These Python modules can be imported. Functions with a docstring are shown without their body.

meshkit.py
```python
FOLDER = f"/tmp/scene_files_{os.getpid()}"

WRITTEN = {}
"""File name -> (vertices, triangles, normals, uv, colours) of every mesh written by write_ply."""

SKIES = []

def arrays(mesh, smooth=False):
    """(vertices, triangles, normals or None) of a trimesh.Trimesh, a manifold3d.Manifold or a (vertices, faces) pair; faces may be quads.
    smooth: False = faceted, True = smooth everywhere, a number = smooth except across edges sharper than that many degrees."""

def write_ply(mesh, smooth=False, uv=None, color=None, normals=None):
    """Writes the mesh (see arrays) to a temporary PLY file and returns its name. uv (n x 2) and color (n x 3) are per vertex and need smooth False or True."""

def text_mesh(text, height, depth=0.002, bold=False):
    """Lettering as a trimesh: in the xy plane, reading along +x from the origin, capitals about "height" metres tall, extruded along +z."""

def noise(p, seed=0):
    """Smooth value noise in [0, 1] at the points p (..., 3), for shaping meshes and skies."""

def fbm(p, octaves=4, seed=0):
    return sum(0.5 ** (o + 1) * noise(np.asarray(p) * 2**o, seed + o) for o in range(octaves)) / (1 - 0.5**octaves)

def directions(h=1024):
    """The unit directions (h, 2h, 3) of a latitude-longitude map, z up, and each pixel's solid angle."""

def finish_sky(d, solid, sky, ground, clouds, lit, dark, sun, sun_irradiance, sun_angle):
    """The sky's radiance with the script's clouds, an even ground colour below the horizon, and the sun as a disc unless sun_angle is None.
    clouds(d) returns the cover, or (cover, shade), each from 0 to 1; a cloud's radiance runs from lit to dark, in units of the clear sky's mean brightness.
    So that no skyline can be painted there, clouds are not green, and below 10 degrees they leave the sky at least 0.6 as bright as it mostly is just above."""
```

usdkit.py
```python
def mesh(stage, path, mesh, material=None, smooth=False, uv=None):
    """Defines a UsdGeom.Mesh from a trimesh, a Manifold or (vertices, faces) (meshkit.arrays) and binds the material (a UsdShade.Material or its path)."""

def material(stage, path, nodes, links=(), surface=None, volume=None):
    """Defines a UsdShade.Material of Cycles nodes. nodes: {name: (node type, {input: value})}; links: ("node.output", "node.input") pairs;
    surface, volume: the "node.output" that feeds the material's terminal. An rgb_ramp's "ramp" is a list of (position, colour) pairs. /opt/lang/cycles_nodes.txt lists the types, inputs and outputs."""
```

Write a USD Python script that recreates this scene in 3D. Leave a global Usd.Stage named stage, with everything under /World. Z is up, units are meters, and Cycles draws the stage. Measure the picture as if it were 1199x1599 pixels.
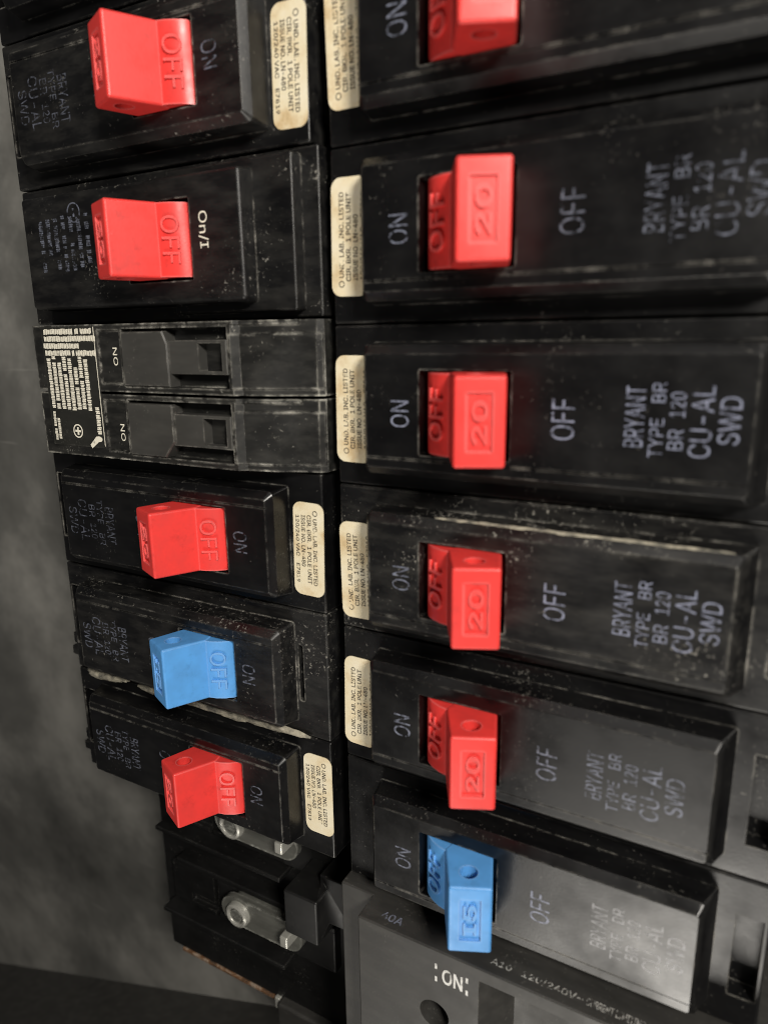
import math, random
import numpy as np, trimesh, manifold3d as m3, usdkit, meshkit
from shapely.geometry import Polygon, Point, box as sbox
from shapely import affinity
from pxr import Usd, UsdGeom, UsdLux, UsdShade, Gf, Sdf

stage = Usd.Stage.CreateInMemory()
UsdGeom.SetStageUpAxis(stage, UsdGeom.Tokens.z)
UsdGeom.SetStageMetersPerUnit(stage, 1.0)
stage.SetDefaultPrim(UsdGeom.Xform.Define(stage, '/World').GetPrim())
UsdGeom.Scope.Define(stage, '/World/Looks')
rng = random.Random(7)
MM = 0.001

# ------------------------------------------------------------------ camera (solved from the photograph, millimetres)
CAM = np.array([64.515, -92.346, 36.287])
FWD = np.array([-0.47240126, 0.84791617, -0.2405727]); RIGHT = np.array([0.87507761, 0.48380406, -0.01314562]); DOWN = np.array([0.10524367, -0.21672979, -0.9705421])
cam = UsdGeom.Camera.Define(stage, '/World/camera')
R_, U_, B_ = RIGHT, -DOWN, -FWD
cam.AddTransformOp().Set(Gf.Matrix4d(*R_, 0, *U_, 0, *B_, 0, *(CAM * MM), 1))
cam.CreateHorizontalApertureAttr(36.0); cam.CreateVerticalApertureAttr(48.0)
cam.CreateFocalLengthAttr(36.0 * 1109.5 / 1199)
cam.CreateClippingRangeAttr(Gf.Vec2f(0.005, 50))
cam.CreateFStopAttr(22.0); cam.CreateFocusDistanceAttr(0.140)
cam.CreateExposureAttr(0.0)

# ------------------------------------------------------------------ lamps
def rect_light(name, pos, target, w, h, power, color):
    l = UsdLux.RectLight.Define(stage, '/World/' + name)
    pos, target = np.array(pos, float), np.array(target, float)
    z = pos - target; z /= np.linalg.norm(z)
    x = np.cross([0, 0, 1.0], z); x /= np.linalg.norm(x); y = np.cross(z, x)
    l.AddTransformOp().Set(Gf.Matrix4d(*x, 0, *y, 0, *z, 0, *pos, 1))
    l.CreateWidthAttr(w); l.CreateHeightAttr(h); l.CreateIntensityAttr(power); l.CreateColorAttr(Gf.Vec3f(*color)); l.CreateNormalizeAttr(False)
    return l
rect_light('work_lamp', (0.265, -0.245, 0.20), (0, 0, 0), 0.07, 0.07, 136.0, (1.0, 0.95, 0.87))
rect_light('ceiling_lamp', (0.05, -0.35, 1.3), (0, 0, 0), 0.9, 0.5, 1.7, (1.0, 0.96, 0.9))
rect_light('floor_bounce_lamp', (0.07, -0.57, -0.75), (0.05, 0, -0.05), 0.38, 0.36, 12.5, (1.0, 0.95, 0.87))
dome = UsdLux.DomeLight.Define(stage, '/World/room_ambience')
dome.CreateIntensityAttr(0.012); dome.CreateColorAttr(Gf.Vec3f(1.0, 0.97, 0.93))

# ------------------------------------------------------------------ materials
def mat(name, nodes, links, surface='p.BSDF'):
    return usdkit.material(stage, '/World/Looks/' + name, nodes, links, surface=surface)

def black_plastic(name, base=(0.0032, 0.0032, 0.0036), rough=0.30, wear=0.8, dust=0.32, haze=0.012, dustcol=(0.30, 0.285, 0.25), spec=0.5, top=0.5, edge=0.0005):
    N = {
        'g': ('geometry', {}),
        # streaky haze along the length of the mouldings
        'mp': ('mapping', {'scale': (120.0, 420.0, 420.0)}),
        'nh': ('noise_texture', {'scale': 1.0, 'detail': 5.0, 'roughness': 0.62}),
        'rh': ('map_range', {'from_min': 0.42, 'from_max': 0.78, 'to_min': 0.0, 'to_max': haze, 'clamp': True}),
        # edge wear
        'bv': ('bevel', {'radius': edge, 'samples': 6}),
        'dt': ('vector_math', {'math_type': 'dot_product'}),
        'em': ('map_range', {'from_min': 0.985, 'from_max': 0.93, 'to_min': 0.0, 'to_max': 1.0, 'clamp': True}),
        'ne': ('noise_texture', {'scale': 480.0, 'detail': 5.0, 'roughness': 0.7}),
        're': ('map_range', {'from_min': 0.40, 'from_max': 0.64, 'to_min': 0.0, 'to_max': wear, 'clamp': True}),
        'rw': ('map_range', {'from_min': 0.40, 'from_max': 0.62, 'to_min': 0.08, 'to_max': 1.0, 'clamp': True}), 'e0': ('math', {'math_type': 'multiply'}),
        'nw': ('noise_texture', {'scale': 130.0, 'detail': 3.0, 'roughness': 0.6}),
        'ew': ('math', {'math_type': 'multiply'}),
        # dust specks, thicker where a broad noise says so
        'ns': ('noise_texture', {'scale': 1500.0, 'detail': 4.0, 'roughness': 0.75}),
        'nb': ('noise_texture', {'scale': 95.0, 'detail': 3.0, 'roughness': 0.6}),
        'nz': ('separate_xyz', {}),
        'up': ('map_range', {'from_min': 0.2, 'from_max': 0.9, 'to_min': 0.0, 'to_max': 0.035 * top, 'clamp': True}),
        'sb': ('math', {'math_type': 'multiply_add', 'value2': 0.42, }),
        'ad': ('math', {'math_type': 'add'}),
        'rs': ('map_range', {'from_min': 0.86, 'from_max': 0.96, 'to_min': 0.0, 'to_max': dust, 'clamp': True}),
        'a1': ('math', {'math_type': 'add'}),
        'a2': ('math', {'math_type': 'add', 'use_clamp': True}),
        'mx': ('mix_color', {'a': base, 'b': dustcol}),
        'nr': ('noise_texture', {'scale': 75.0, 'detail': 4.0, 'roughness': 0.6}),
        'rr': ('map_range', {'from_min': 0.3, 'from_max': 0.75, 'to_min': rough - 0.09, 'to_max': rough + 0.20, 'clamp': True}),
        'r2': ('math', {'math_type': 'multiply_add', 'value2': 0.5}),
        'nf': ('noise_texture', {'scale': 2600.0, 'detail': 3.0, 'roughness': 0.6}),
        'bp': ('bump', {'strength': 0.10, 'distance': 0.0001}),
        'p': ('principled_bsdf', {'specular_ior_level': spec}),
    }
    L = [('g.position', 'mp.vector'), ('mp.vector', 'nh.vector'), ('nh.fac', 'rh.value'),
         ('bv.bevel', 'dt.vector1'), ('g.normal', 'dt.vector2'), ('dt.value', 'em.value'), ('g.position', 'ne.vector'), ('ne.fac', 're.value'), ('em.result', 'e0.value1'), ('re.result', 'e0.value2'), ('g.position', 'nw.vector'), ('nw.fac', 'rw.value'), ('e0.value', 'ew.value1'), ('rw.result', 'ew.value2'),
         ('g.position', 'ns.vector'), ('g.position', 'nb.vector'), ('nb.fac', 'sb.value1'), ('ns.fac', 'sb.value3'), ('g.normal', 'nz.vector'), ('nz.z', 'up.value'), ('sb.value', 'ad.value1'), ('up.result', 'ad.value2'), ('ad.value', 'rs.value'),
         ('rh.result', 'a1.value1'), ('ew.value', 'a1.value2'), ('a1.value', 'a2.value1'), ('rs.result', 'a2.value2'), ('a2.value', 'mx.fac'), ('mx.result', 'p.base_color'),
         ('g.position', 'nr.vector'), ('nr.fac', 'rr.value'), ('a2.value', 'r2.value1'), ('rr.result', 'r2.value3'), ('r2.value', 'p.roughness'), ('g.position', 'nf.vector'), ('nf.fac', 'bp.height'), ('bp.normal', 'p.normal')]
    return mat(name, N, L)

M = {}
M['body'] = black_plastic('black_plastic')
M['body_dusty'] = black_plastic('dusty_black_plastic', dust=0.8, haze=0.06, wear=1.0, rough=0.38, top=1.2)
M['body_worn_lit'] = black_plastic('worn_highlit_black_plastic', dust=0.7, haze=0.05, wear=0.7, rough=0.33, top=1.3, edge=0.0007, dustcol=(0.42, 0.40, 0.35))  # worn and dusty; wide pale edges also paint the top bevel's bright streak
M['twin'] = black_plastic('grey_black_plastic', base=(0.008, 0.008, 0.0075), dust=0.5, haze=0.05, wear=1.0, rough=0.42, edge=0.0007, dustcol=(0.5, 0.48, 0.42))
M['twin_handle'] = black_plastic('worn_toggle_plastic', base=(0.040, 0.039, 0.036), dust=0.2, haze=0.05, wear=0.6, rough=0.36)
M['grey'] = black_plastic('charcoal_plastic', base=(0.026, 0.025, 0.023), dust=0.2, haze=0.06, wear=0.25, rough=0.5)
M['dark'] = black_plastic('insulator_plastic', base=(0.004, 0.004, 0.004), dust=0.2, haze=0.012, wear=0.3, rough=0.5)

def colored(name, base, rough=0.38, var=0.10):
    N = {'g': ('geometry', {}), 'n': ('noise_texture', {'scale': 260.0, 'detail': 4.0, 'roughness': 0.6}),
         'r': ('map_range', {'from_min': 0.35, 'from_max': 0.75, 'to_min': 0.0, 'to_max': 1.0, 'clamp': True}),
         'mx': ('mix_color', {'a': base, 'b': tuple(min(1, c * (1 - var * 2)) for c in base)}),
         'ns': ('noise_texture', {'scale': 1700.0, 'detail': 4.0, 'roughness': 0.7}),
         'rs': ('map_range', {'from_min': 0.70, 'from_max': 0.80, 'to_min': 0.0, 'to_max': 0.5, 'clamp': True}),
         'm2': ('mix_color', {'b': tuple(0.35 + 0.4 * c for c in base)}),
         'rr': ('map_range', {'from_min': 0.3, 'from_max': 0.7, 'to_min': rough - 0.06, 'to_max': rough + 0.12, 'clamp': True}),
         'nf': ('noise_texture', {'scale': 2200.0, 'detail': 3.0, 'roughness': 0.6}), 'bp': ('bump', {'strength': 0.12, 'distance': 0.0001}),
         'bv': ('bevel', {'radius': 0.0005, 'samples': 6}), 'dt': ('vector_math', {'math_type': 'dot_product'}),
         'em': ('map_range', {'from_min': 0.985, 'from_max': 0.90, 'to_min': 0.0, 'to_max': 0.30, 'clamp': True}), 'ew': ('math', {'math_type': 'multiply'}),
         'm3': ('mix_color', {'b': tuple(0.30 + 0.65 * c for c in base)}),
         'ng': ('noise_texture', {'scale': 330.0, 'detail': 6.0, 'roughness': 0.7}), 'rg': ('map_range', {'from_min': 0.56, 'from_max': 0.72, 'to_min': 0.0, 'to_max': 0.35, 'clamp': True}),
         'm4': ('mix_color', {'b': tuple(0.35 * c for c in base)}),
         'p': ('principled_bsdf', {'specular_ior_level': 0.5})}
    L = [('bv.bevel', 'dt.vector1'), ('g.normal', 'dt.vector2'), ('dt.value', 'em.value'), ('em.result', 'ew.value1'), ('r.result', 'ew.value2'), ('m2.result', 'm4.a'), ('g.position', 'ng.vector'), ('ng.fac', 'rg.value'), ('rg.result', 'm4.fac'), ('m4.result', 'm3.a'), ('em.result', 'm3.fac'), ('m3.result', 'p.base_color'), ('g.position', 'n.vector'), ('n.fac', 'r.value'), ('r.result', 'mx.fac'), ('g.position', 'ns.vector'), ('ns.fac', 'rs.value'), ('mx.result', 'm2.a'), ('rs.result', 'm2.fac'),
         ('n.fac', 'rr.value'), ('rr.result', 'p.roughness'), ('g.position', 'nf.vector'), ('nf.fac', 'bp.height'), ('bp.normal', 'p.normal')]
    return mat(name, N, L)
M['red'] = colored('red_handle_plastic', (0.78, 0.046, 0.040))
M['blue'] = colored('blue_handle_plastic', (0.095, 0.33, 0.72))

def ink(name, col, lo, hi, alpha=1.0, scale=900.0):
    """Printed ink, worn away in patches."""
    N = {'g': ('geometry', {}), 'n': ('noise_texture', {'scale': scale, 'detail': 4.0, 'roughness': 0.65}),
         'r': ('map_range', {'from_min': lo, 'from_max': hi, 'to_min': 0.0, 'to_max': alpha, 'clamp': True}),
         'd': ('principled_bsdf', {'base_color': col, 'roughness': 0.42, 'specular_ior_level': 0.8}), 't': ('transparent_bsdf', {}), 'm': ('mix_closure', {})}
    return mat(name, N, [('g.position', 'n.vector'), ('n.fac', 'r.value'), ('r.result', 'm.fac'), ('t.BSDF', 'm.closure1'), ('d.BSDF', 'm.closure2')], 'm.closure')
M['ink_clear'] = ink('pale_print', (0.27, 0.29, 0.39), 0.36, 0.58, 0.72)
M['ink_worn'] = ink('worn_pale_print', (0.24, 0.26, 0.34), 0.40, 0.62, 0.62)
M['ink_faint'] = ink('faint_pale_print', (0.18, 0.195, 0.25), 0.42, 0.62, 0.6)
M['ink_ghost'] = ink('ghost_pale_print', (0.13, 0.14, 0.18), 0.42, 0.66, 0.6)
M['ink_sheen'] = ink('sheen_lifted_print', (0.42, 0.42, 0.44), 0.36, 0.60, 0.6)  # pale print with the glare on the blue breaker put into its colour
M['ink_cream'] = ink('cream_print', (0.78, 0.74, 0.62), 0.24, 0.40, 1.0)
M['ink_white'] = ink('white_print', (0.72, 0.71, 0.68), 0.34, 0.48, 0.95)
M['ink_rubbed'] = ink('rubbed_white_print', (0.5, 0.49, 0.46), 0.44, 0.62, 0.75, 1500.0)
M['ink_black'] = ink('label_print', (0.05, 0.042, 0.035), 0.34, 0.50, 0.85)

def label_paper():
    N = {'g': ('geometry', {}), 'n': ('noise_texture', {'scale': 170.0, 'detail': 5.0, 'roughness': 0.65}),
         'c': ('rgb_ramp', {'ramp': [(0.30, (0.75, 0.69, 0.54)), (0.50, (0.71, 0.62, 0.43)), (0.66, (0.58, 0.44, 0.25)), (0.78, (0.36, 0.25, 0.13))]}),
         'ns': ('noise_texture', {'scale': 1400.0, 'detail': 4.0, 'roughness': 0.7}), 'bp': ('bump', {'strength': 0.2, 'distance': 0.0002}),
         'p': ('principled_bsdf', {'roughness': 0.62})}
    return mat('cream_label_paper', N, [('g.position', 'n.vector'), ('n.fac', 'c.fac'), ('c.color', 'p.base_color'), ('g.position', 'ns.vector'), ('ns.fac', 'bp.height'), ('bp.normal', 'p.normal')])
M['label'] = label_paper()
M['label_black'] = black_plastic('black_foil_label', base=(0.016, 0.016, 0.014), dust=0.2, haze=0.03, wear=0.2, rough=0.4)

def metal(name, col, rough):
    N = {'g': ('geometry', {}), 'n': ('noise_texture', {'scale': 700.0, 'detail': 4.0, 'roughness': 0.6}), 'r': ('map_range', {'from_min': 0.3, 'from_max': 0.75, 'to_min': rough - 0.1, 'to_max': rough + 0.2, 'clamp': True}),
         'mx': ('mix_color', {'a': col, 'b': tuple(c * 0.55 for c in col)}), 'p': ('principled_bsdf', {'metallic': 0.55})}
    return mat(name, N, [('g.position', 'n.vector'), ('n.fac', 'r.value'), ('r.result', 'p.roughness'), ('n.fac', 'mx.fac'), ('mx.result', 'p.base_color')])
M['zinc'] = metal('zinc_screw', (0.78, 0.77, 0.70), 0.28)
M['tin'] = black_plastic('tinned_bus_bar', base=(0.085, 0.085, 0.075), dust=0.2, haze=0.1, wear=1.0, rough=0.36, spec=0.8, edge=0.0011, dustcol=(0.5, 0.5, 0.45))

def rust():
    N = {'g': ('geometry', {}), 'n': ('noise_texture', {'scale': 420.0, 'detail': 5.0, 'roughness': 0.65}),
         'c': ('rgb_ramp', {'ramp': [(0.35, (0.05, 0.035, 0.025)), (0.5, (0.16, 0.075, 0.03)), (0.62, (0.32, 0.25, 0.19)), (0.75, (0.10, 0.06, 0.035))]}), 'p': ('principled_bsdf', {'roughness': 0.75})}
    return mat('rusty_steel', N, [('g.position', 'n.vector'), ('n.fac', 'c.fac'), ('c.color', 'p.base_color')])
M['rust'] = rust()

def wall_paint():
    N = {'g': ('geometry', {}), 'n': ('noise_texture', {'scale': 17.0, 'detail': 9.0, 'roughness': 0.62, 'distortion': 0.12}),
         'c': ('rgb_ramp', {'ramp': [(0.32, (0.055, 0.054, 0.050)), (0.5, (0.12, 0.118, 0.109)), (0.68, (0.26, 0.253, 0.233))]}),
         'mp': ('mapping', {'rotation': (0.0, 0.75, 0.0), 'scale': (22.0, 22.0, 520.0)}), 'n2': ('noise_texture', {'scale': 1.0, 'detail': 3.0, 'roughness': 0.6}),
         'r2': ('map_range', {'from_min': 0.66, 'from_max': 0.74, 'to_min': 0.0, 'to_max': 0.22, 'clamp': True}), 'mx': ('mix_color', {'b': (0.4, 0.39, 0.36)}),
         'bp': ('bump', {'strength': 0.25, 'distance': 0.001}), 'p': ('principled_bsdf', {'roughness': 0.55})}
    return mat('grey_enamel', N, [('g.position', 'n.vector'), ('n.fac', 'c.fac'), ('g.position', 'mp.vector'), ('mp.vector', 'n2.vector'), ('n2.fac', 'r2.value'), ('c.color', 'mx.a'), ('r2.result', 'mx.fac'), ('mx.result', 'p.base_color'), ('n.fac', 'bp.height'), ('bp.normal', 'p.normal')])
M['wall'] = wall_paint()
def sealant():
    N = {'g': ('geometry', {}), 'n': ('noise_texture', {'scale': 500.0, 'detail': 5.0, 'roughness': 0.65}), 'c': ('rgb_ramp', {'ramp': [(0.35, (0.10, 0.095, 0.08)), (0.55, (0.34, 0.31, 0.24)), (0.75, (0.55, 0.51, 0.40))]}),
         'p': ('principled_bsdf', {'roughness': 0.85})}
    return mat('dried_cream_filler', N, [('g.position', 'n.vector'), ('n.fac', 'c.fac'), ('c.color', 'p.base_color')])
M['sealant'] = sealant()

# ------------------------------------------------------------------ scene helpers (all local geometry in millimetres)
names = {}
def numbered(parent, name):
    k = (parent, name); n = names.get(k, 0); names[k] = n + 1
    return name if n == 0 else f'{name}_{n:03d}'
def tag(prim, label=None, cat=None, group=None, kind=None):
    for k, v in (('label', label), ('category', cat), ('group', group), ('kind', kind)):
        if v: prim.SetCustomDataByKey(k, v)
YB = 22.0     # the things stand on the bus base, this far behind the breaker faces
def thing(name, label, cat, group=None, pos=(0, 0, 0), flip=False, kind=None):
    path = '/World/' + numbered('/World', name)
    x = UsdGeom.Xform.Define(stage, path)
    x.AddTranslateOp().Set(Gf.Vec3d(pos[0] * MM, (pos[1] + YB) * MM, pos[2] * MM))
    if flip: x.AddRotateYOp().Set(180.0)
    tag(x.GetPrim(), label, cat, group, kind)
    return path
def part(parent, name, mesh, material, smooth=30, label=None):
    path = parent + '/' + numbered(parent, name)
    v, f, n = meshkit.arrays(mesh, False)
    tm = trimesh.Trimesh((v - [0, YB, 0]) * MM, f, process=False)
    p = usdkit.mesh(stage, path, tm, M[material], smooth=smooth)
    if label: tag(p.GetPrim(), label)
    return path
def sub(parent, name, mesh, material, smooth=30): return part(parent, name, mesh, material, smooth)

def B(x0, x1, y0, y1, z0, z1): return m3.Manifold.cube([x1 - x0, y1 - y0, z1 - z0]).translate([x0, y0, z0])
def rounded(pts, r, seg=12):
    s = m3.Manifold.sphere(r, seg)
    return m3.Manifold.batch_hull([s.translate(list(map(float, p))) for p in pts])
def rbox(x0, x1, y0, y1, z0, z1, r=0.4, seg=12):
    return rounded([(x, y, z) for x in (x0 + r, x1 - r) for y in (y0 + r, y1 - r) for z in (z0 + r, z1 - r)], r, seg)
def prism(poly, z0, z1):
    """polygon in (x, y), extruded along z."""
    cs = m3.CrossSection([np.asarray(poly, float)], m3.FillRule.NonZero)
    return m3.Manifold.extrude(cs, z1 - z0).translate([0, 0, z0])
def place(mesh, o, d, u, n):
    """xy-plane mesh (reading along x, up y, out z) to origin o with axes d, u, n."""
    A = np.eye(4); A[:3, 0], A[:3, 1], A[:3, 2], A[:3, 3] = d, u, n, o
    mesh = mesh.copy(); mesh.apply_transform(A); return mesh
_cache = {}
def raw_text(t, bold=False):
    if (t, bold) not in _cache: _cache[(t, bold)] = meshkit.text_mesh(t, 1.0, 1.0, bold)
    return _cache[(t, bold)].copy()
def text(t, length, height, depth, bold=True):
    """lettering of exact size, centred on its origin, base at z = 0."""
    m = raw_text(t, bold)
    lo, hi = m.bounds
    m.apply_translation([-(lo[0] + hi[0]) / 2, -(lo[1] + hi[1]) / 2, -lo[2]])
    m.apply_scale([length / (hi[0] - lo[0]), height / (hi[1] - lo[1]), depth / (hi[2] - lo[2])])
    return m
X, Y, Z = np.eye(3)
def face_text(t, x, z, length, height, y=0.0, depth=0.025, bold=False, tilt=0.0):
    """print on a face that looks to -y, reading along +z with its tops towards -x."""
    c, s = math.cos(tilt), math.sin(tilt)
    d = c * Z + s * X; u = -c * X + s * Z
    return place(text(t, length, height, depth, bold), [x, y - 0.004, z], d, u, -Y)
def flat_poly(g, depth): return trimesh.util.concatenate([trimesh.creation.extrude_polygon(q, depth, engine='earcut') for q in getattr(g, 'geoms', [g])])
def ring_poly(x, y, r, w): return Point(x, y).buffer(r, 12).difference(Point(x, y).buffer(r - w, 12))

# ------------------------------------------------------------------ the setting
def setting(name, mesh, material, smooth=30):
    path = '/World/' + numbered('/World', name)
    v, f, n = meshkit.arrays(mesh, False)
    p = usdkit.mesh(stage, path, trimesh.Trimesh(np.array(v) * MM, f, process=False), M[material], smooth=smooth)
    tag(p.GetPrim(), kind='structure'); return p
setting('back_wall', B(-400, 300, 46, 48, -330, 330), 'wall')

# ------------------------------------------------------------------ one-pole breakers
A_, B_t, C_, J_, S_ = (28.19, -8.98), (34.43, -6.11), (32.06, 0.0), (24.03, -1.48), (19.83, 0.63)
def make_body(hooks=False):
    def layer(x0, x1, hz, y, rc, r):
        return [m3.Manifold.sphere(r, 10).translate([(x0 + rc if sx < 0 else x1 - rc) + sx * (rc - r) * math.cos(a), y + r, sz * (hz - rc + (rc - r) * math.sin(a))]) for sx in (-1, 1) for sz in (-1, 1) for a in (0, 0.4, 0.8, 1.2, math.pi / 2)]
    raised = m3.Manifold.batch_hull(layer(10.1, 62.2, 8.45, 0.0, 0.5, 0.10) + layer(9.2, 63.1, 9.62, 1.15, 1.0, 0.22) + [B(8.7, 64.8, 7.5, 8.0, -10.1, 10.1)])
    lower = rbox(1.75, 71.0, 5.2, 30.0, -12.58, 12.58, 0.35)
    tongue = rbox(70.0, 76.5, 8.6, 12.6, 6.6, 9.4, 0.4) + rbox(70.0, 77.5, 8.6, 12.6, 10.2, 12.5, 0.4)
    b = raised + lower + (tongue if hooks else m3.Manifold())
    b -= rbox(19.0, 32.75, -3, 14, -6.12, 6.12, 0.25)                       # toggle window
    b -= B(9.9, 66, -1, 0.24, -6.97, -6.84)                                  # seam between the two shell halves
    b -= B(66.6, 70.3, 3, 8.2, -7.4, 6.6)                                     # terminal opening
    b -= rbox(7.2, 8.25, 4.0, 7.0, -5.6, 5.6, 0.3)                           # slot beside the approval sticker
    return b
BODY = make_body(); BODY_HOOKED = make_body(True)
def make_handle():
    t = 0.45
    ins = lambda p, q: (p[0] + q[0], p[1] + q[1])
    lever = rounded([(x, y, z) for z in (-5.95 + t, 5.95 - t) for (x, y) in ((28.45, -8.25), (33.75, -5.85), (31.3, 1.0), (24.75, -1.3), (26.5, 6), (29.5, 6))], t, 14)
    arc = [(24.6, -1.62), (23.2, -1.30), (21.6, -0.52), (20.3, 0.55), (19.55, 2.0), (19.2, 4.0), (19.2, 9.0), (31, 9.0), (31, 1.0)]
    skirt = prism(arc[::-1], -5.8, 5.8)
    h = lever + skirt
    h -= m3.Manifold.cylinder(20, 1.45, 1.45, 28).translate([29.75, -4.45, -10])     # lock-off hole right through
    d = np.array([B_t[0] - A_[0], B_t[1] - A_[1]]); d /= np.linalg.norm(d)
    n = np.array([d[1], -d[0]])                                                     # outward from the tip face
    ctr = (np.array(A_) + np.array(B_t)) / 2 + n * (-0.08)
    cut = trimesh.creation.box((7.5, 3.3, 1.2))
    cut = place(cut, [ctr[0] + n[0] * (0.6 - 0.45), ctr[1] + n[1] * (0.6 - 0.45), 0], Z, [-d[0], -d[1], 0], [n[0], n[1], 0])
    cm = m3.Manifold(m3.Mesh(np.asarray(cut.vertices, np.float32), np.asarray(cut.faces, np.uint32)))
    return h - cm, d, n, ctr
HANDLE, TD, TN, TC = make_handle()

def add_handle(t, colour, amps, dx=0.0):
    mv = lambda m: m.translate([dx, 0, 0]) if isinstance(m, m3.Manifold) else m
    h = part(t, 'handle', mv(HANDLE), colour, 28)
    num = place(text(amps, 5.6, 2.0, 0.42), [TC[0] + dx - TN[0] * 0.46, TC[1] - TN[1] * 0.46, 0], Z, [-TD[0], -TD[1], 0], [TN[0], TN[1], 0])
    sub(h, 'rating_number', num, colour, 30)
    # raised OFF on the sloping skirt
    sd = np.array([24.0 - 20.4, -1.62 - 0.45]); sd /= np.linalg.norm(sd); sn = np.array([sd[1], -sd[0]])
    c = np.array([22.35, -0.72])
    off = place(text('OFF', 7.4, 2.9, 0.72, bold=False), [c[0] + dx - sn[0] * 0.22, c[1] - sn[1] * 0.22, 0], Z, [-sd[0], -sd[1], 0], [sn[0], sn[1], 0])
    sub(h, 'off_lettering', off, colour, 30)

def add_label(t, dz, tilt=0.0, ink_mat='ink_black', dx=0.0):
    w, l = 6.35, 17.0
    cx, cz = 4.9 + dx, dz
    c, s = math.cos(tilt), math.sin(tilt); d = c * Z + s * X; u = -c * X + s * Z
    shape = sbox(-l / 2 + 1.6, -w / 2 + 1.6, l / 2 - 1.6, w / 2 - 1.6).buffer(1.6, 8)
    lab = place(trimesh.creation.extrude_polygon(shape, 0.14, engine='earcut'), [cx, 5.19, cz], d, u, -Y)
    p = part(t, 'approval_label', lab, 'label', 20)
    for k, (tx, ln, off) in enumerate((('UND. LAB. INC. LISTED', 12.2, 0.35), ('CIR. BKR.  1 POLE UNIT', 12.6, 0.0), ('ISSUE NO. LN-480', 9.4, -1.5), ('120/240 VAC    E7819', 12.4, 0.1))):
        yy = 1.4 - k * 1.23
        o = np.array([cx, 5.048, cz]) + d * off + u * yy
        sub(p, 'label_print', place(text(tx, ln, 0.86, 0.012), o, d, u, -Y), ink_mat, False)
    o = np.array([cx, 5.048, cz]) - d * 6.7 + u * 1.4
    sub(p, 'approval_mark', place(flat_poly(ring_poly(0, 0, 0.5, 0.14), 0.012), o, d, u, -Y), ink_mat, False)

ROWP = 25.4; DZL = 1.26
def row_z(i, left): return -(i - 4) * ROWP + (DZL if left else 0)
def make_breaker(left, row, colour, amps, label, group, ink_on, ink_off, ink_txt, sticker=None, body='body', txt_shift=(0, 0), hdx=0.0):
    t = thing('circuit_breaker', label, 'circuit breaker', group, (0, 0, row_z(row, left)), flip=left)
    part(t, 'body', BODY_HOOKED if left and row >= 5 else BODY, body, 35)
    add_handle(t, colour, amps, hdx)
    sx, sz = txt_shift
    part(t, 'on_marking', face_text('ON', 15.9, -0.2, 3.9, 3.0), ink_on, False)
    part(t, 'off_marking', face_text('OFF', 39.9, 0.0, 5.3, 3.1), ink_off, False)
    for nm, tx, x, z0, z1, h in (('maker_print', 'BRYANT', 48.85, -3.0, 4.5, 2.35), ('type_print', 'TYPE', 51.5, -4.2, 0.6, 1.65), ('type_print', 'BR', 51.5, 2.6, 5.0, 1.65), ('model_print', 'BR', 53.75, -3.1, -0.6, 1.8),
                                 ('model_print', '120', 53.75, 0.9, 3.9, 1.8), ('wire_print', 'CU-AL', 56.5, -3.9, 4.7, 2.5), ('duty_print', 'SWD', 59.55, -2.1, 3.5, 2.4)):
        part(t, nm, face_text(tx, x + sx, (z0 + z1) / 2 + sz, z1 - z0, h), ink_txt, False)
    if sticker is not None: add_label(t, -sticker[0] if left else sticker[0], *sticker[1:])
    return t

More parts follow.
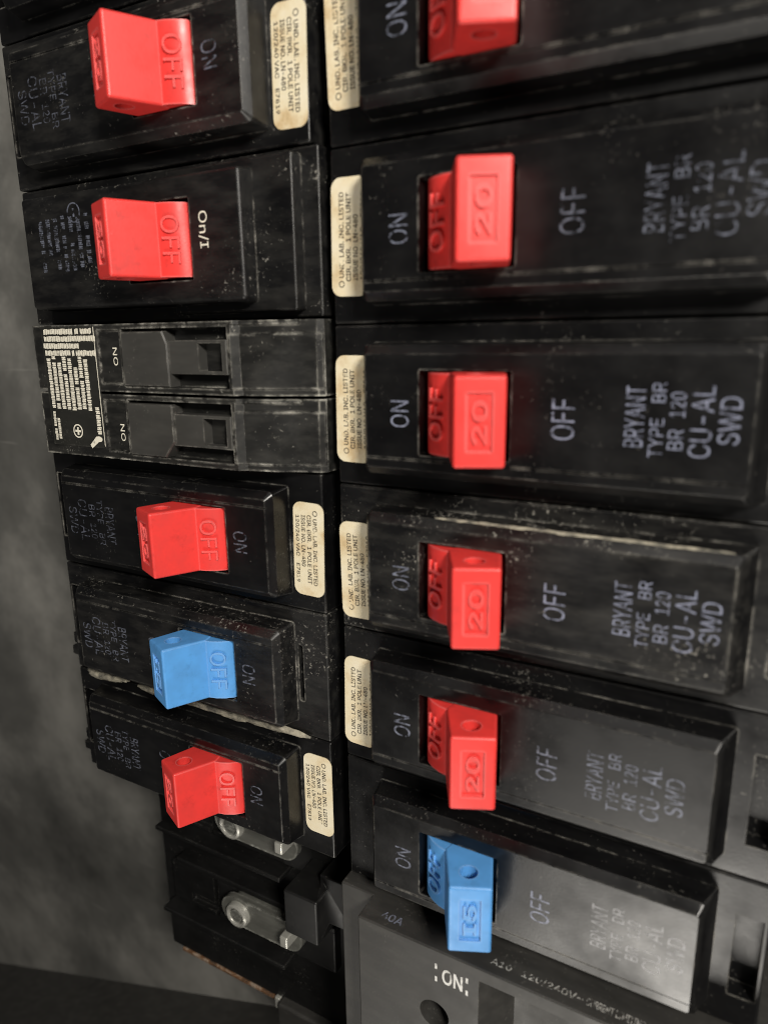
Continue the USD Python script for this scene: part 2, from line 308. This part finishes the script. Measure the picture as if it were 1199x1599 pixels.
G = 'one pole breakers with red or blue handles'
RB = [
    (False, 1, 'red', '20', 'red handle breaker cut off by the top edge of the photo, right column', 'ink_worn', 'ink_faint', 'ink_faint', (0.7, -0.02), 'body', (0, 0)),
    (False, 2, 'red', '20', 'red 20 breaker second from the top in the right column, blurred print', 'ink_worn', 'ink_faint', 'ink_faint', (0.0, 0.02), 'body', (0.6, -0.2)),
    (False, 3, 'red', '20', 'red 20 breaker in the right column beside the black twin breaker, clear white print', 'ink_clear', 'ink_clear', 'ink_clear', (-0.5, 0.012), 'body', (0, 0)),
    (False, 4, 'red', '20', 'red 20 breaker with dust and a painted highlight on its top edge, below the clear printed one', 'ink_worn', 'ink_clear', 'ink_clear', (-2.2, -0.015), 'body_worn_lit', (0.2, 0)),
    (False, 5, 'red', '20', 'lowest red handle breaker in the right column, directly above the blue 15', 'ink_worn', 'ink_worn', 'ink_worn', (-1.3, 0.02), 'body', (-2.0, -0.4)),
    (False, 6, 'blue', 'I5', 'blue 15 handle breaker low in the right column above the charcoal breaker', 'ink_worn', 'ink_clear', 'ink_sheen', None, 'body', (0.1, 0)),
    (True, 0, 'red', '20', 'black breaker body crossing the top left corner, its handle outside the photo', 'ink_faint', 'ink_faint', 'ink_faint', None, 'body', (0, 0)),
    (True, 1, 'red', '20', 'large red handle breaker with cream sticker at the top of the left column', 'ink_faint', 'ink_ghost', 'ink_ghost', (-1.8, 0.02), 'body_dusty', (0, 0)),
    (True, 4, 'red', '20', 'red handle breaker with cream sticker directly below the black twin breaker', 'ink_faint', 'ink_ghost', 'ink_ghost', (-1.1, 0.025), 'body', (0, 0)),
    (True, 5, 'blue', 'I5', 'blue handle breaker without a sticker in the left column between two red ones', 'ink_faint', 'ink_ghost', 'ink_faint', None, 'body_dusty', (0, 0)),
    (True, 6, 'red', '20', 'lowest red handle breaker of the left column, above the bare bus bars', 'ink_faint', 'ink_ghost', 'ink_faint', (0.7, 0.0), 'body', (0, 0)),
]
for (lf, row, col, amps, lab, i1, i2, i3, st, bd, sh) in RB:
    bt = make_breaker(lf, row, col, amps, lab, G, i1, i2, i3, st, bd, sh)
    if bd == 'body_worn_lit': DUSTY = bt

# ------------------------------------------------------------------ illegible fine print, as small strokes
def micro_lines(x0, x1, z0, z1, n, along='z', y=0.0, seed=0, fill=0.8, stroke=0.55):
    r = random.Random(seed); out = []
    L0, L1, W0, W1 = (z0, z1, x0, x1) if along == 'z' else (x0, x1, z0, z1)
    step = (W1 - W0) / n
    for k in range(n):
        w = W0 + (k + 0.5) * step; h = step * stroke
        p = L0 + r.uniform(0, 0.6); end = L1 - (r.uniform(0, 0.35) * (L1 - L0) if r.random() < 0.35 else 0)
        while p < end:
            ln = h * r.uniform(0.36, 0.62)
            if r.random() < fill:
                for q in range(2):                                         # two short strokes make one letter-like mark
                    a, b2 = (p + q * ln * 0.52, p + q * ln * 0.52 + ln * 0.40); lo, hi = w - h / 2 * r.uniform(0.7, 1), w + h / 2 * r.uniform(0.7, 1)
                    out.append(B(lo, hi, y - 0.025, y - 0.003, a, b2) if along == 'z' else B(a, b2, y - 0.025, y - 0.003, lo, hi))
                if r.random() < 0.7: out.append(B(w - h * 0.1, w + h * 0.1, y - 0.024, y - 0.003, p, p + ln * 0.85) if along == 'z' else B(p, p + ln * 0.85, y - 0.024, y - 0.003, w - h * 0.1, w + h * 0.1))
                p += ln * 1.15
            else: p += ln * 0.8
    return m3.Manifold.batch_boolean(out, m3.OpType.Add)

# ------------------------------------------------------------------ the newer breaker marked On/I (left, second row)
t = thing('circuit_breaker', 'red handle breaker marked On/I, second from the top on the left, no sticker', 'circuit breaker', None, (0, 0, row_z(2, True)), flip=True)
def newer_body():
    r = 0.7
    raised = m3.Manifold.batch_hull([m3.Manifold.sphere(r, 16).translate([x, r + 0.02, z]) for x in (11.6 + r, 64.0 - r) for z in (-9.9 + r, 9.9 - r)] + [B(11.4, 65.0, 7.5, 8.0, -10.3, 10.3)])
    ledge = rbox(3.9, 30, 3.2, 20, -11.6, 11.6, 0.4)
    lower = rbox(0.6, 71.0, 5.6, 30.0, -12.58, 12.58, 0.35)
    b = raised + ledge + lower + rbox(70.0, 75.5, 9.0, 13.0, -4.5, 4.5, 0.4)
    return b - rbox(22.2, 37.0, -3, 14, -6.35, 6.35, 0.25)
part(t, 'body', newer_body(), 'body_dusty', 35)
add_handle(t, 'red', '20', 3.4)
part(t, 'on_marking', face_text('On/I', 19.4, -1.2, 5.6, 2.0), 'ink_cream', False)
part(t, 'fine_print', micro_lines(45.5, 60, -6.2, 3.0, 7, 'z', 0.0, 3, 0.7), 'ink_faint', False)
part(t, 'fine_print', micro_lines(42.6, 44.0, -7.4, 6.0, 1, 'z', 0.0, 4, 0.85, 0.8), 'ink_worn', False)
part(t, 'approval_mark', place(flat_poly(ring_poly(0, 0, 1.7, 0.22).union(sbox(-0.7, -0.2, 0.7, 0.2)), 0.022), [49.6, -0.003, -6.4], Z, -X, -Y), 'ink_worn', False)

# ------------------------------------------------------------------ the black twin breaker (left, third row)
t = thing('twin_breaker', 'black twin breaker with two flat black toggles and a dense white printed label', 'circuit breaker', None, (0, 0, row_z(3, True)), flip=False)
def twin_half(zc, hz):
    prof = [(-66.5, 6.0), (-65.0, 0.0), (-15.2, 0.0), (-13.9, 0.9), (-8.3, 2.0), (-5.2, 3.6), (-1.3, 4.6), (-0.5, 5.6), (-0.5, 30), (-71, 30), (-71, 6.0)]
    b = prism(prof[::-1], zc - hz, zc + hz)
    b -= B(-40.6, -16.0, -1, 2.2, zc - 5.0, zc + 5.15)                 # toggle pocket
    b -= B(-46.9, -41.2, -1, 0.30, zc - 4.6, zc + 5.0)                # sunk field for the ON mark
    b += B(-37.0, -4.0, -0.06, 7, zc + 5.45, zc + hz - 0.05) ^ prism([(x, y - 0.35) for x, y in prof][::-1], zc - hz, zc + hz)  # raised shell seam
    b += B(-15.6, -0.6, -1, 8, zc - 4.9, zc + 3.9) ^ prism([(x, y - 0.28) for x, y in prof][::-1], zc - hz, zc + hz)
    return b
def toggle(zc, lower):
    def slab(poly, y0, y1):
        pts = np.asarray(poly, float); c = pts.mean(0)
        ins = c + (pts - c) * 0.965
        return m3.Manifold.batch_hull([m3.Manifold.cube([0.02, 0.02, 0.02]).translate([x, yy, z]) for (q, yy) in ((ins, y0), (pts, y0 + 0.28), (pts, y1)) for x, z in q])
    z0, z1 = zc - 4.8, zc + 4.75
    if lower: poly = [(-40.4, z0), (-31.6, z0), (-29.2, z0 + 3.0), (-29.2, z1 - 0.4), (-29.6, z1), (-40.4, z1)]
    else: poly = [(-40.4, z0), (-29.2, z0), (-29.2, z1 - 2.2), (-30.2, z1), (-40.4, z1)]
    n = slab([(-30.5, zc - 2.6), (-16.2, zc - 2.6), (-16.2, zc + 3.2), (-30.5, zc + 3.2)], 0.1, 8)
    return slab(poly, -0.45, 8) + n - B(-22.5, -17.4, -1, 6.5, zc - 2.0, zc + 2.6)
for zc in (6.33, -6.33):
    part(t, 'body', twin_half(zc, 6.08), 'twin', 20)
    part(t, 'toggle', toggle(zc - 0.1, zc < 0), 'twin_handle', 25)
    part(t, 'on_marking', face_text('ON', -42.9, zc - 1.0 + 1.3 * (zc > 0), 3.2, 1.1, 0.30), 'ink_cream', False)
def twin_label():
    p = part(t, 'rating_label', rbox(-62.6, -47.4, -0.09, 0.1, -10.6, 12.2, 0.06, 8), 'label_black', False)
    sub(p, 'fine_print', micro_lines(-62.2, -47.8, 6.6, 11.9, 4, 'x', -0.09, 11, 0.97, 0.86), 'ink_cream', False)
    sub(p, 'fine_print', micro_lines(-62.0, -50.0, -3.6, 6.2, 8, 'z', -0.09, 12, 0.97, 0.78), 'ink_cream', False)
    sub(p, 'fine_print', micro_lines(-62.0, -59.8, -9.8, -4.2, 2, 'z', -0.09, 13, 0.95, 0.78), 'ink_cream', False)
    sub(p, 'fine_print', micro_lines(-49.6, -48.0, -8.0, -3.0, 1, 'z', -0.09, 14, 0.95, 0.8), 'ink_cream', False)
    sub(p, 'frame_line', B(-47.75, -47.6, -0.11, -0.088, -10.2, 12.0), 'ink_cream', False)
    sub(p, 'approval_mark', place(flat_poly(ring_poly(0, 0, 1.35, 0.25).union(sbox(-0.75, -0.25, 0.75, 0.2)).union(sbox(-0.2, -0.8, 0.2, 0.8)), 0.022), [-55.0, -0.094, -7.6], Z, -X, -Y), 'ink_cream', False)
    logo = affinity.scale(Point(0, 0).buffer(1.0, 8), 1.0, 0.55).union(Polygon([(-0.3, -0.3), (2.1, -1.9), (2.5, -1.2), (0.6, 0.5)]))
    sub(p, 'maker_mark', place(flat_poly(logo, 0.022), [-49.3, -0.094, -8.9], -X, Z, -Y), 'ink_cream', False)
twin_label()

# ------------------------------------------------------------------ the charcoal two-pole breaker at the bottom right
t = thing('main_breaker', 'charcoal wide breaker at the bottom edge with white ON and a round hole', 'circuit breaker', None, (0, 0, -88.9))
def charcoal_body():
    b = rbox(8.2, 76, -3.0, 30, -25.2, 25.0, 0.35)
    b += rbox(1.2, 20, 2.6, 30, -25.2, 25.0, 0.4)
    pocket = m3.Manifold.batch_hull([B(31.2, 62, -3.2, -3.1, -24, 22.6), B(35.5, 58, 3, 3.1, -21, 19.6)])
    b -= pocket
    b -= m3.Manifold.cylinder(9, 2.75, 2.75, 32).rotate([-90, 0, 0]).translate([23.3, -4, 11.4])
    b -= B(8.0, 8.35, 0, 2.7, -25, 25)
    return b
part(t, 'body', charcoal_body(), 'grey', 30)
def horiz_text(tx, x, z, l, h, y): return place(text(tx, l, h, 0.03, True), [x, y - 0.004, z], X, Z, -Y)
part(t, 'on_marking', horiz_text('ON', 26.6, 20.3, 3.7, 3.0, -3.0), 'ink_white', False)
for dx, dz in ((-3.0, 1.4), (-3.0, -1.2), (2.6, 1.2), (2.6, -1.3)):
    part(t, 'corner_mark', B(26.6 + dx - 0.2, 26.6 + dx + 0.2, -3.03, -3.004, 20.3 + dz - 0.5, 20.3 + dz + 0.5), 'ink_white', False)
def top_text(tx, x, l, h, y=-0.6): return place(text(tx, l, h, 0.03), [x, y, 25.004], X, Y, Z)   # on the face that looks up
part(t, 'ampere_print', top_text('40A', 14.0, 4.2, 1.7), 'ink_worn', False)
part(t, 'voltage_print', top_text('A10   120/240V~', 40.0, 15.0, 1.4), 'ink_rubbed', False)
part(t, 'class_print', top_text('CURRENT LIMITING CIRCUIT BREAKER', 56.5, 17.0, 1.4), 'ink_rubbed', False)
part(t, 'inner_toggle', rbox(46, 55, 0.4, 8, -8, 8, 0.6), 'dark', 30)

# ------------------------------------------------------------------ bus base with the empty seats at the bottom left
t = thing('bus_carrier', 'black insulating carrier below the left column, rust along its lower edge', 'bus carrier', None, (0, 0, -100))
part(t, 'base', rbox(-70, 74, 23.0, 34, -29.5, 210, 0.6), 'dark', 30)
for zc in (24.8, -0.3):
    seat = rbox(-64.5, -13, 20.6, 24, zc - 9.6, zc + 2.2, 0.5) - rbox(-58, -30, 19, 21.9, zc - 8.2, zc - 5.6, 0.3) - B(-50, -48.6, 19, 22, zc - 10, zc + 3)
    part(t, 'seat', seat, 'dark', 30)
    part(t, 'fin', rbox(-66, -26, 17.5, 24, zc - 12.2, zc - 11.0, 0.3), 'dark', 30)
part(t, 'divider_rib', rbox(-61, -12, 19.0, 24, 3.4, 5.0, 0.4), 'dark', 30)
part(t, 'rusty_edge', rbox(-66, -33.5, 22.6, 24.0, -30.3, -29.35, 0.2), 'rust', 30)
part(t, 'edge_clip', rbox(-33.4, -31.8, 22.0, 25.0, -32.0, -28.6, 0.3), 'zinc', 30)
part(t, 'lower_bar', rbox(-31.6, -2, 20.5, 30, -35.0, -28.2, 0.8), 'grey', 30)
tower = rbox(-18.5, -9.8, 9.5, 26, 9.4, 20.5, 0.5) + rbox(-12, -3.0, 14.0, 26, 11.5, 23.5, 0.5)
part(t, 'insulating_post', tower, 'dark', 30)
def stab(z, name_label):
    s = thing('bus_stab', name_label, 'bus bar', 'bare stabs for two empty breaker seats', (0, 0, z))
    bar = m3.Manifold.batch_hull([m3.Manifold.cylinder(1.6, 3.9, 3.9, 28).rotate([-90, 0, 0]).translate([x, 16.6, 0]) for x in (-39.8, -23.4)])
    bar += m3.Manifold.batch_hull([m3.Manifold.cylinder(6.5, 3.2, 3.2, 28).rotate([-90, 0, 0]).translate([x, 17.0, 0.4]) for x in (-38.6, -24.6)])
    part(s, 'bar', bar, 'tin', 30)
    ring = m3.Manifold.revolve(m3.CrossSection([np.array([(1.8, 0.3), (2.1, -0.3), (2.6, -0.5), (3.1, -0.25), (3.3, 0.4), (3.3, 1.6), (1.8, 1.6)])], m3.FillRule.EvenOdd), 36)
    ring = ring.rotate([-90, 0, 0]).translate([-38.2, 15.6, 0])
    part(s, 'screw_collar', ring, 'zinc', 40)
    sc = m3.Manifold.cylinder(1.6, 1.75, 1.75, 24).rotate([-90, 0, 0]).translate([-38.2, 15.4, 0]) - B(-39.8, -36.6, 15.0, 15.9, -0.35, 0.35)
    part(s, 'screw', sc, 'tin', 40)
    part(s, 'contact_lug', rbox(-22.8, -20.6, 12.5, 17, 1.0, 4.0, 0.4), 'zinc', 30)
stab(-75.2, 'bare bus stab half hidden under the lowest left breaker')
stab(-100.3, 'bare bus stab with shiny round screw, lowest of the two at the bottom left')

# dried filler in the joint above the lowest left breaker
def filler(x0, x1, seed, w=1.6):
    r = np.random.default_rng(seed); pts = []; x = x0
    while x < x1:
        rr = w * (0.45 + 0.6 * r.random()); ln = 2.0 + 3.5 * r.random()
        q = trimesh.creation.icosphere(3, 1.0)
        q.vertices += (meshkit.fbm(q.vertices * 2.2 + [x, 0, 0], 4, seed)[:, None] - 0.5) * q.vertices * 0.7
        q.vertices *= [ln, rr * 0.55, rr * 0.8]; q.apply_translation([x, 4.6 + 0.35 * r.random(), (r.random() - 0.5) * 0.9])
        pts.append(m3.Manifold(m3.Mesh(np.asarray(q.vertices, np.float32), np.asarray(q.faces, np.uint32))))
        x += ln * (0.45 + 0.5 * r.random())
    return m3.Manifold.batch_boolean(pts, m3.OpType.Add)
p = thing('filler_crumbs', 'cream dried filler crumbled along the joint above the lowest left breaker', 'filler', None, (0, 0, -38.1 + DZL))
part(p, 'long_streak', filler(-47, -9, 5, 1.15), 'sealant', 60)
part(p, 'far_lump', filler(-64, -57, 6, 2.0), 'sealant', 60)

# dust along the dusty right breaker's top edge, doubling as its painted highlight
def dust_highlight_ridge(x0, x1, seed):
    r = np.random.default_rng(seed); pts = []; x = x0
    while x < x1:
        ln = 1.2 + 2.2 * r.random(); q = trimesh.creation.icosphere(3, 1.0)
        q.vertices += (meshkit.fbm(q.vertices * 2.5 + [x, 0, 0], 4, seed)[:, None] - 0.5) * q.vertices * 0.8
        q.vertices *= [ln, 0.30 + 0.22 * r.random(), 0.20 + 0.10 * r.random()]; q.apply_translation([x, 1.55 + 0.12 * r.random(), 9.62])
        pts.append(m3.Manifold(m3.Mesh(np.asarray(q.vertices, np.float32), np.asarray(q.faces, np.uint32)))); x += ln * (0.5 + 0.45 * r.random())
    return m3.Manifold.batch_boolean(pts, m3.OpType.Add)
part(DUSTY, 'dust_highlight_ridge', dust_highlight_ridge(24, 61, 21), 'sealant', 60)

# enclosure bottom flange, its reach shaped to shade the back wall
P0, P1 = np.array([-395.0, -298.6]), np.array([-20.0, -153.7])
fl = m3.Manifold.batch_hull([B(p[0] - 0.1, p[0] + 0.1, y0, y1, p[1] - 1.2, p[1]) for p in (P0, P1) for (y0, y1) in ((-95, -94.8), (45.9, 46.1))])
lip = m3.Manifold.batch_hull([m3.Manifold.sphere(2.2, 12).translate([p[0], 44.6, p[1] + 0.4]) for p in (P0, P1)])
P2 = np.array([85.0, -149.0])  # right stretch added to keep the low lamp off the wall
fl += m3.Manifold.batch_hull([B(p[0] - 0.1, p[0] + 0.1, y0, y1, p[1] - 1.2, p[1]) for p in (P1, P2) for (y0, y1) in ((-34, -33.8), (45.9, 46.1))])
setting('shading_enclosure_bottom', fl, 'grey')  # charcoal stands in for shade; wall enamel would catch the lamp
